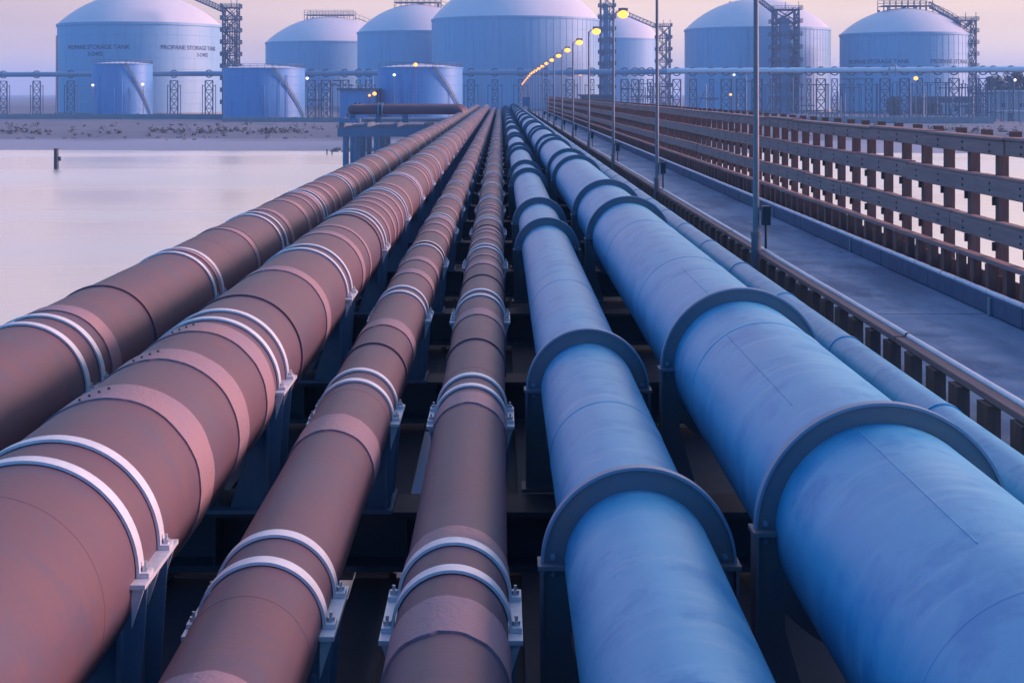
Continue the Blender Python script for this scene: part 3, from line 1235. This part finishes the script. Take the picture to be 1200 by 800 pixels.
# ------------------------------------------------------------------ lattice towers
def lattice_tower(label, x0, x1, ytop, Y, levels, gang=None, solid=0.0):
    w = (x1 - x0) * Y / F
    cx = ((x0 + x1) / 2 - 587) * Y / F
    g = 1.45
    H = CAMH - (ytop - 109) * Y / F - g
    t = thing('lattice_tower', label, 'tower', (cx, Y + w / 2, g), 0, 'lattice stair towers beside the tanks')
    hw = w * .42
    lw = max(.42, w * .075)
    for sx in (-1, 1):
        for sy in (-1, 1):
            b = MB()
            b.bar((0, 0, 0), (0, 0, H), lw)
            obj('leg', b.mesh('leg', 'lattice'), t, (sx * hw, sy * hw, 0))
    br, st = MB(), MB()
    dz = H / levels
    fl = MB()
    fl.box(-w * .55, w * .55, -w * .55, w * .55, -.12, .12)
    for k in range(9):
        x = -w * .55 + w * 1.1 * k / 8
        for y in (-w * .55, w * .55):
            fl.bar((x, y, 0), (x, y, 1.3), .12)
            fl.bar((y, x, 0), (y, x, 1.3), .12)
    for y in (-w * .55, w * .55):
        for hz in (.7, 1.3):
            fl.bar((-w * .55, y, hz), (w * .55, y, hz), .12)
            fl.bar((y, -w * .55, hz), (y, w * .55, hz), .12)
    flm = fl.mesh('landing', 'lattice')
    for k in range(levels):
        z0, z1 = k * dz, (k + 1) * dz
        for s_ in (-1, 1):
            br.bar((-hw, s_ * hw, z0), (hw, s_ * hw, z1), lw * .55)
            br.bar((hw, s_ * hw, z0), (-hw, s_ * hw, z1), lw * .55)
            br.bar((s_ * hw, -hw, z0), (s_ * hw, hw, z1), lw * .55)
            br.bar((s_ * hw, hw, z0), (s_ * hw, -hw, z1), lw * .55)
            br.bar((-hw, s_ * hw, z1), (hw, s_ * hw, z1), lw * .6)
            br.bar((s_ * hw, -hw, z1), (s_ * hw, hw, z1), lw * .6)
        a = 1 if k % 2 else -1
        for y in (-hw * .6, -hw * .1):
            st.bar((-a * hw * .8, y, z0), (a * hw * .8, y, z1), .3)
            st.bar((-a * hw * .8, y, z0 + 1.1), (a * hw * .8, y, z1 + 1.1), .14)
        for q in range(8):
            u = (q + .5) / 8
            st.box(-a * hw * .8 + a * hw * 1.6 * u - .15, -a * hw * .8 + a * hw * 1.6 * u + .15, -hw * .6, -hw * .1, z0 + dz * u - .05, z0 + dz * u + .05)
        obj('landing', flm, t, (0, 0, z1))
    for q in range(3):
        st.bar((hw * .45, hw * (.2 + .25 * q), 0), (hw * .45, hw * (.2 + .25 * q), H * (.8 + .06 * q)), .35, 6)
    for q in range(int(levels * 1.5)):
        x_, y_ = random.uniform(-hw, hw), random.uniform(-hw, hw)
        za = random.uniform(0, H * .7)
        br.bar((x_, y_, za), (x_, y_, za + random.uniform(.15, .35) * H), random.uniform(.2, .55), 6)
    obj('bracing', br.mesh('bracing', 'lattice'), t)
    obj('stair_flights', st.mesh('stair_flights', 'lattice'), t)
    b = MB()
    b.bar((0, 0, 0), (0, 0, 3), .18)
    b = b.mesh('lightning_rod', 'lattice')
    obj('lightning_rod', b, t, (0, 0, H))
    obj('lightning_rod', b, t, (hw, -hw, H))
    if gang:
        (dx, dy, z) = gang
        gx_, gz = (dx - (x0 + x1) / 2) * Y / F, CAMH - (dy - 109) * Y / F - g
        b = MB()
        A, B = Vector((-hw if gx_ < 0 else hw, 0, H - z)), Vector((gx_, 6, gz))
        for yy_ in (-.7, .7):
            o_ = Vector((0, yy_, 0))
            b.bar(A + o_, B + o_, .4)
            b.bar(A + o_ + Vector((0, 0, 1.8)), B + o_ + Vector((0, 0, 1.8)), .2)
            for q in range(11):
                p = A.lerp(B, q / 10) + o_
                b.bar(p, p + Vector((0, 0, 1.8)), .16)
                if q < 10:
                    b.bar(p, A.lerp(B, (q + 1) / 10) + o_ + Vector((0, 0, 1.8)), .12)
        obj('gangway', b.mesh('gangway', 'lattice'), t)
    if solid:
        b = MB()
        b.bar((-w * .1, -w * .3, 0), (-w * .1, -w * .3, H * .92), w * solid, 4)
        obj('lift_shaft', b.mesh('lift_shaft', 'saddle'), t)
    return t


lattice_tower('dark lattice stair tower at the right edge of the far-left tank', 259, 279, 9, 478, 9, (222, -2, 1.5))
lattice_tower('tall lattice stair tower against the right edge of the biggest tank', 703, 721, -6, 585, 10, (676, -16, 1.5), .3)
lattice_tower('lattice tower with a long gangway to the smallest far tank', 770, 787, 31, 640, 7, (731, 15, 1.0))
lattice_tower('broad stair tower standing in front of the ribbed tank', 908, 939, 11, 535, 8, (890, -4, 1.5), .34)
lattice_tower('slim lattice stair tower right of the far-right tank', 1124, 1146, 24, 530, 8, (1098, 6, 1.0))

# ------------------------------------------------------------------ overhead pipe rack crossing the site


def rack_pt(px):
    u = (px - 0) / 1200.0
    Y = 1.0 / ((1 - u) / 462.0 + u / 372.0)
    return (px - 587) * Y / F, Y


pA, pB = rack_pt(-120), rack_pt(1330)
ZR = 15.1
t = thing('overhead_pipe', 'long overhead pipe crossing the whole site on lattice trestles', 'pipe', (0, 0, 0))
xm, ym = rack_pt(782)
mb = MB()
mb.sweep([(pA[0], pA[1], ZR - .3), (xm, ym, ZR - .3)], .75, 16)
obj('blue_length', mb.mesh('blue_length', 'bluerack'), t)
mb = MB()
mb.sweep([(xm, ym, ZR), (pB[0], pB[1], ZR)], .68, 16)
obj('silver_length', mb.mesh('silver_length', 'rackpipe'), t)
mb = MB()
mb.sweep([(pA[0], pA[1] + 1.6, ZR - .5), (pB[0], pB[1] + 1.6, ZR - .5)], .35, 10)
obj('branch_line', mb.mesh('branch_line', 'bluerack'), t)
mb = MB()
q = rack_pt(1044)
mb.sweep(bend_path([(q[0] - .8, q[1] - 1.4, ZR - 2), (q[0] - .8, q[1] - 1.4, ZR + 1.3), (q[0] + 1.0, q[1] - 1.4, ZR + 1.3), (q[0] + 1.0, q[1] - 1.4, ZR - 2)], .8), .22, 10)
obj('vent_bend', mb.mesh('vent_bend', 'bluerack'), t)


def rack_trestle_mesh(H, w):
    b = MB()
    n = 4
    for sx in (-1, 1):
        b.bar((sx * w, 0, 0), (sx * w, 0, H), .32)
    for k in range(n):
        z0, z1 = H * k / n, H * (k + 1) / n
        b.bar((-w, 0, z0), (w, 0, z1), .2)
        b.bar((w, 0, z0), (-w, 0, z1), .2)
        b.bar((-w, 0, z1), (w, 0, z1), .24)
    return b


fr, ca = rack_trestle_mesh(11.2, 1.15).mesh('lattice_panel', 'lattice'), MB()
ca.rev([(-.15, .95), (-.15, 1.25), (.15, 1.25), (.15, .95)], 20)
ca = ca.mesh('pipe_clamp', 'lattice')
sp = MB()
for sx in (-1, 1):
    sp.bar((sx * 2.0, 0, 0), (sx * 2.0, 0, 10.0), .2)
    sp.bar((sx * 1.15, 0, 9.6), (sx * 2.0, 0, 9.6), .2)
sp = sp.mesh('side_post', 'lattice')
tp = [(4, 'leftmost lattice trestle under the overhead pipe'), (43, 'second lattice trestle from the left under the overhead pipe'),
      (83, 'lattice trestle in front of the left edge of the far-left tank'), (204, 'lattice trestle just right of the narrow blue tank'),
      (245, 'lattice trestle beside the far-left stair tower')]
tp += [(p, None) for p in (365, 382, 404, 420, 432, 552, 580, 610, 640, 668, 694, 732, 744, 752, 762, 793, 812, 834, 851, 868, 887, 905, 925, 948, 962, 978, 998, 1018, 1037, 1060, 1078, 1099, 1118, 1140, 1152, 1164, 1185)]
NTH = 'first second third fourth fifth sixth seventh eighth ninth tenth eleventh twelfth thirteenth fourteenth fifteenth sixteenth seventeenth eighteenth nineteenth twentieth'.split()
NTH += ['twenty-' + q for q in NTH[:9]] + ['thirtieth'] + ['thirty-' + q for q in NTH[:9]] + ['fortieth'] + ['forty-' + q for q in NTH[:9]]
for kt, (px, lab) in enumerate(tp):
    x, y = rack_pt(px)
    o = thing('lattice_trestle', lab or f'slim lattice trestle, {NTH[kt]} from the left under the overhead pipe', 'trestle', (x, y, 1.5), 0, 'trestles under the overhead pipe')
    lp = obj('lattice_panel', fr, o)
    if kt > 5:
        lp.scale.x = random.uniform(.45, 1.2)
    obj('pipe_clamp', ca, o, (0, 0, ZR - 1.8))
    if px < 700 or px > 900:
        obj('side_post', sp, o)
# low process pipework along the foot of the rack on the right
mb = MB()
rn = random.Random(77)
t = thing('process_piping', 'tangle of upright pipes and cross bars under the overhead pipe', 'piping', (0, 0, 0))
up, cr = MB(), MB()
for k in range(80):
    px = rn.choice((rn.uniform(724, 780), rn.uniform(785, 1000), rn.uniform(360, 440), rn.uniform(1040, 1160)))
    x, y = rack_pt(px)
    y += rn.uniform(3, 14)
    up.bar((x, y, 1.4), (x, y, rn.uniform(7, 14.5)), rn.uniform(.15, .45), 6)
    if k % 2 == 0:
        z = rn.uniform(3, 13)
        cr.bar((x, y, z), (x + rn.uniform(3, 9), y, z), rn.uniform(.2, .4), 6)
    if k % 5 == 0:
        cr.bar((x, y, rn.uniform(2, 5)), (x + rn.uniform(-4, 4), y, rn.uniform(9, 13)), .2)
obj('upright_pipes', up.mesh('upright_pipes', 'bluerack'), t)['kind'] = 'stuff'
obj('cross_bars', cr.mesh('cross_bars', 'lattice'), t)['kind'] = 'stuff'

# bund walls in front of the tanks
for (xa, xb, Y, zt, lab) in ((-40, 262, 416, 2.9, 'low grey bund wall in front of the far-left tanks'),
                             (262, 545, 374, 2.7, 'low grey bund wall before the flat-topped tanks left of the middle'),
                             (730, 1165, 352, 3.2, 'low grey bund wall before the tanks on the right')):
    X0, X1 = (xa - 587) * Y / F, (xb - 587) * Y / F
    b = MB()
    n = max(2, int((X1 - X0) / 6))
    t = thing('bund_wall', lab, 'wall', (X0, Y, 0))
    w = (X1 - X0) / n
    b.ext([(0.03, 1.0), (w - .03, 1.0), (w - .03, zt), (.03, zt)], -.3, .3)
    pm = b.mesh('wall_panel', 'concrete')
    b = MB()
    b.box(-.25, .25, -.45, .45, 1, zt + .15)
    bm_ = b.mesh('buttress', 'concrete')
    for k in range(n):
        obj('wall_panel', pm, t, (k * w, 0, 0))
        obj('buttress', bm_, t, (k * w, 0, 0))

# ------------------------------------------------------------------ small buildings and yard things


def shed(name, label, x0, x1, ytop, ybase, Y, wall, roofm, cols=0, windows=0, depth=10):
    X0, X1 = (x0 - 587) * Y / F, (x1 - 587) * Y / F
    zb, zt = 1.4, CAMH - (ytop - 109) * Y / F
    t = thing(name, label, 'building', (X0, Y, zb))
    w, h = X1 - X0, zt - zb
    b = MB()
    b.box(0, w, 0, depth, 0, h)
    obj('wall', b.mesh('wall', wall), t)
    b = MB()
    b.box(-.7, w + .7, -.8, depth + .8, h + .003, h + .55)
    obj('roof', b.mesh('roof', roofm), t)
    b = MB()
    b.box(-.2, .2, -.35, -.003, 0, h)
    cm = b.mesh('column', wall)
    for k in range(cols):
        obj('column', cm, t, (w * (k + .5) / max(cols, 1), 0, 0))
    for k in range(windows):
        x = w * (k + .6) / (windows + .2)
        f = MB()
        for (a0, a1, c0, c1) in ((-.9, .9, 0, .12), (-.9, .9, 1.38, 1.5), (-.9, -.78, .12, 1.38), (.78, .9, .12, 1.38)):
            f.box(a0, a1, -.12, -.004, c0, c1)
        fo = obj('window', f.mesh('window', roofm), t, (x, 0, h * .42))
        g_ = MB()
        g_.box(-.77, .77, -.06, -.005, .13, 1.37)
        obj('pane', g_.mesh('pane', 'glass'), fo)
    d = MB()
    d.box(w * .2 - .6, w * .2 + .6, -.1, -.006, 0, 2.2)
    obj('door', d.mesh('door', 'wall2'), t)
    return t


shed('pump_house', 'small blue-grey hut with a lit doorway left of the flat-topped tanks', 398, 440, 106, 124, 386, 'small', 'wall2', 3, 1, 8)
shed('substation', 'pale columned building at the far right edge', 1164, 1232, 108, 138, 420, 'wall', 'roof', 7, 3, 14)
shed('storage_shed', 'long dark shed below the far-right tank', 1076, 1152, 115, 131, 505, 'wall2', 'wall2', 6, 3, 12)
shed('equipment_kiosk', 'small pale block in front of the columned building', 1176, 1215, 132, 140, 385, 'roof', 'roof', 0, 0, 4)
shed('gate_hut', 'small pale-roofed hut before the long dark shed', 1110, 1132, 123, 130, 470, 'roof', 'roof', 2, 1, 5)
shed('switch_room', 'low dark flat-roofed room behind the timber fence beside the biggest tank', 682, 718, 113, 122, 430, 'wall2', 'wall2', 3, 2, 8)

mastx, _ = gpt(66.5, 0, 470)
t = thing('antenna_mast', 'thin lattice mast left of the far-left tank', 'mast', (mastx, 470, 1.45))
b = MB()
H = CAMH + (109 - 42) * 470 / F - 1.45
for k in range(3):
    a = 2 * pi * k / 3
    b.bar((.3 * cos(a), .3 * sin(a), 0), (.15 * cos(a), .15 * sin(a), H), .22)
obj('mast_legs', b.mesh('mast_legs', 'lattice'), t)
b = MB()
for k in range(24):
    z = H * k / 24
    b.bar((-.3, 0, z), (.3, 0, z + H / 24), .12)
obj('bracing', b.mesh('bracing', 'lattice'), t)

# yard lights
YL = [(109, 100, 426, 'white', 'white yard light at the left edge of the narrow blue tank'), (167.5, 99, 426, 'white', 'white yard light on the right of the narrow blue tank'),
      (360, 92, 403, 'white', 'white yard light at the right of the wide flat-topped tank'), (462, 88, 382, 'cool', 'cool small yard light in front of the flat-topped tank left of the middle'),
      (487, 76, 381, 'sodium', 'tall amber yard light in front of the flat-topped tank left of the middle'), (433, 112, 385, 'sodium', 'amber light at the left of the hut doorway'),
      (439, 110, 385, 'sodium', 'amber light at the right of the hut doorway'), (565, 86, 450, 'white', 'white yard light before the left part of the biggest tank'),
      (654, 84, 450, 'white', 'white yard light among the street lamps'), (680, 87, 440, 'sodium', 'amber yard light before the right part of the biggest tank'),
      (860, 88, 430, 'cool', 'cool yard light before the ribbed tank'), (1073, 92, 350, 'sodium', 'tall amber yard light before the far-right tank'),
      (1189, 94, 390, 'white', 'warm yard light before the columned building'), (856, 111, 380, 'sodium', 'dim low light at the foot of the ribbed tank')]
for px, py, Y, m, lab in YL:
    x, z = gpt(px, py, Y)
    t = thing('yard_light', lab, 'light', (x, Y, 1.45), 0, 'yard lights among the tanks')
    b = MB()
    b.bar((0, .3, 0), (0, .3, z - 1.45), .2, 8)
    b.bar((0, .3, z - 1.5), (0, 0, z - 1.45), .12, 6)
    obj('light_post', b.mesh('light_post', 'lattice'), t)
    big = .55 if m == 'sodium' and Y > 300 else .36
    if py > 110:
        big = .35
    obj('light_globe', ball((0, -.2, z - 1.45), big, big, big * .9, 12).mesh('light_globe', m), t)

# post in the water, stakes by the shore
x = (66 - 587) * 172 / F
t = thing('mooring_post', 'lone dark post standing in the calm water', 'post', (x, 172, -1))
b = MB()
b.bar((0, 0, 0), (0, 0, 3.3), .62, 10, .58)
obj('shaft', b.mesh('shaft', 'box'), t)
b = MB()
b.box(.25, .52, -.15, .15, 1.95, 2.45)
b.bar((0, 0, 3.3), (0, 0, 3.42), .66, 10)
obj('fender', b.mesh('fender', 'box'), t)
for px, py, lab in ((383, 181, 'left one of two tiny stakes at the waterline'), (389, 180, 'right one of two tiny stakes at the waterline')):
    x = (px - 587) * 213 / F
    b = MB()
    b.bar((0, 0, -.4), (.03, 0, .62), .22, 7, .16)
    b.bar((.03, 0, .62), (.03, 0, .72), .24, 7, .2)
    o = obj('stake', b.mesh('stake', 'box'), None, (x, 213, 0))
    tag(o, lab, 'stake', 'stakes at the waterline')

# ------------------------------------------------------------------ vegetation and shore rocks
rn = random.Random(5)


def leaf_clump(b, c, r, n, s):
    for _ in range(n):
        d = Vector((rn.gauss(0, 1), rn.gauss(0, 1), rn.gauss(0, 1)))
        d.normalize()
        p = Vector(c) + d * r * (rn.random() ** .4)
        u = Vector((rn.gauss(0, 1), rn.gauss(0, 1), rn.gauss(0, 1))).normalized()
        v = u.cross(d).normalized() if abs(u.dot(d)) < .98 else Vector((1, 0, 0))
        k = s * rn.uniform(.6, 1.4)
        b.add([p - u * k, p + v * k * .6, p + u * k, p - v * k * .6], [(0, 1, 2, 3)])


b = MB()
for k in range(480):
    x = rn.uniform(-190, 170) if k % 3 else rn.uniform(-120, -20)
    if -14 < x < 12:
        continue
    y = rn.gauss(283, 5) if k % 7 else rn.uniform(290, 345)
    if mnoise.noise((x * .05, y * .1, 2)) < -.2:
        continue
    h = rn.uniform(.15, .5)
    zz = shore_z(x, y)
    leaf_clump(b, (x, y, zz + h * .3), h * rn.uniform(1.2, 3.0), 30, .2)
o = obj('scrub', b.mesh('scrub', 'scrub'))
o['kind'] = 'stuff'
tag(o, 'low dark scrub scattered along the upper beach', 'scrub')
b = MB()
for k in range(300):
    x = rn.uniform(-200, 190) if k > 90 else rn.uniform(-26, -14)
    y = rn.uniform(264, 274) if k > 90 else rn.uniform(212, 232)
    if -12 < x < 11 and k > 90:
        continue
    r = rn.uniform(.15, .5)
    zz = shore_z(x, y)
    vs = []
    for i in range(5):
        a = pi * i / 4
        for j in range(7):
            q = 2 * pi * j / 7
            rr = r * rn.uniform(.75, 1.15)
            vs.append((x + 1.4 * rr * max(sin(a), .02) * cos(q), y + rr * max(sin(a), .02) * sin(q), zz + rr * .7 * cos(a)))
    fs = [(i * 7 + j, (i + 1) * 7 + j, (i + 1) * 7 + (j + 1) % 7, i * 7 + (j + 1) % 7) for i in range(4) for j in range(7)]
    b.add(vs, fs)
o = obj('shore_rubble', b.mesh('shore_rubble', 'rock'))
o['kind'] = 'stuff'
tag(o, 'scattered rock rubble along the shore', 'rubble')


def tree(label, px, pbase, ptop, Y, wpx, seed):
    global rn
    rn = random.Random(seed)
    x, zt = gpt(px, ptop, Y)
    H = zt - 1.45
    W_ = wpx * Y / F / 2
    t = thing('tree', label, 'tree', (x, Y, 1.4), 0, 'trees near the right-hand buildings')
    b = MB()
    b.bar((0, 0, 0), (.2, 0, H * .45), H * .06, 8, H * .035)
    for k in range(7):
        a = 2 * pi * k / 7 + rn.uniform(-.3, .3)
        b.bar((.15, 0, H * rn.uniform(.28, .45)), (W_ * .6 * cos(a), W_ * .6 * sin(a), H * rn.uniform(.55, .85)), H * .025, 6, H * .01)
    obj('trunk', b.mesh('trunk', 'bark'), t)
    b = MB()
    for k in range(90):
        a = rn.uniform(0, 2 * pi)
        rr = W_ * sqrt(rn.random()) * .85
        z = H * rn.uniform(.14, .95)
        sh = 1 - abs(z / H - .55) * .9
        leaf_clump(b, (rr * cos(a) * sh, rr * sin(a) * sh, z), W_ * rn.uniform(.18, .34), 50, .38)
    obj('crown', b.mesh('crown', 'leaf'), t)


tree('round dark tree at the foot of the far-right tank', 1048, 131, 114, 470, 22, 1)
tree('tall dark tree behind the left end of the columned building', 1166, 132, 88, 470, 30, 2)
tree('broad dark tree behind the middle of the columned building', 1189, 132, 84, 475, 34, 3)
tree('dark tree at the right edge behind the columned building', 1212, 132, 90, 470, 30, 4)
tree('low bushy tree at the left end of the long dark shed', 1076, 132, 119, 495, 16, 5)
tree('low bushy tree in front of the long dark shed', 1096, 132, 122, 480, 18, 6)
tree('low bushy tree at the right end of the long dark shed', 1150, 134, 118, 470, 20, 7)

# pale panel by the road at the right
x, z = gpt(1158, 139, 400)
t = thing('notice_board', 'narrow pale upright panel left of the columned building', 'sign', (x, 400, 1.4))
b = MB()
b.box(-.45, .45, -.05, .05, .5, 3.1)
obj('board', b.mesh('board', 'roof'), t)
b = MB()
b.bar((-.4, .08, 0), (-.4, .08, 3), .1)
b.bar((.4, .08, 0), (.4, .08, 3), .1)
obj('board_posts', b.mesh('board_posts', 'lattice'), t)

# ------------------------------------------------------------------ haze
HAZE = 0.00034
if HAZE:
    b = MB()
    b.box(-6100, 6100, -1600, 5600, -12, 75)
    hm = bpy.data.materials.new('evening haze')
    hm.use_nodes = True
    t = hm.node_tree
    t.nodes.remove(t.nodes['Principled BSDF'])
    pv = N(t, 'ShaderNodeVolumePrincipled')
    pv.inputs['Color'].default_value = (.45, .68, 1.0, 1)
    pv.inputs['Density'].default_value = HAZE
    pv.inputs['Anisotropy'].default_value = 0.0
    t.links.new(pv.outputs[0], t.nodes['Material Output'].inputs['Volume'])
    o = obj('haze', b.mesh('haze', hm))
    o['kind'] = 'stuff'
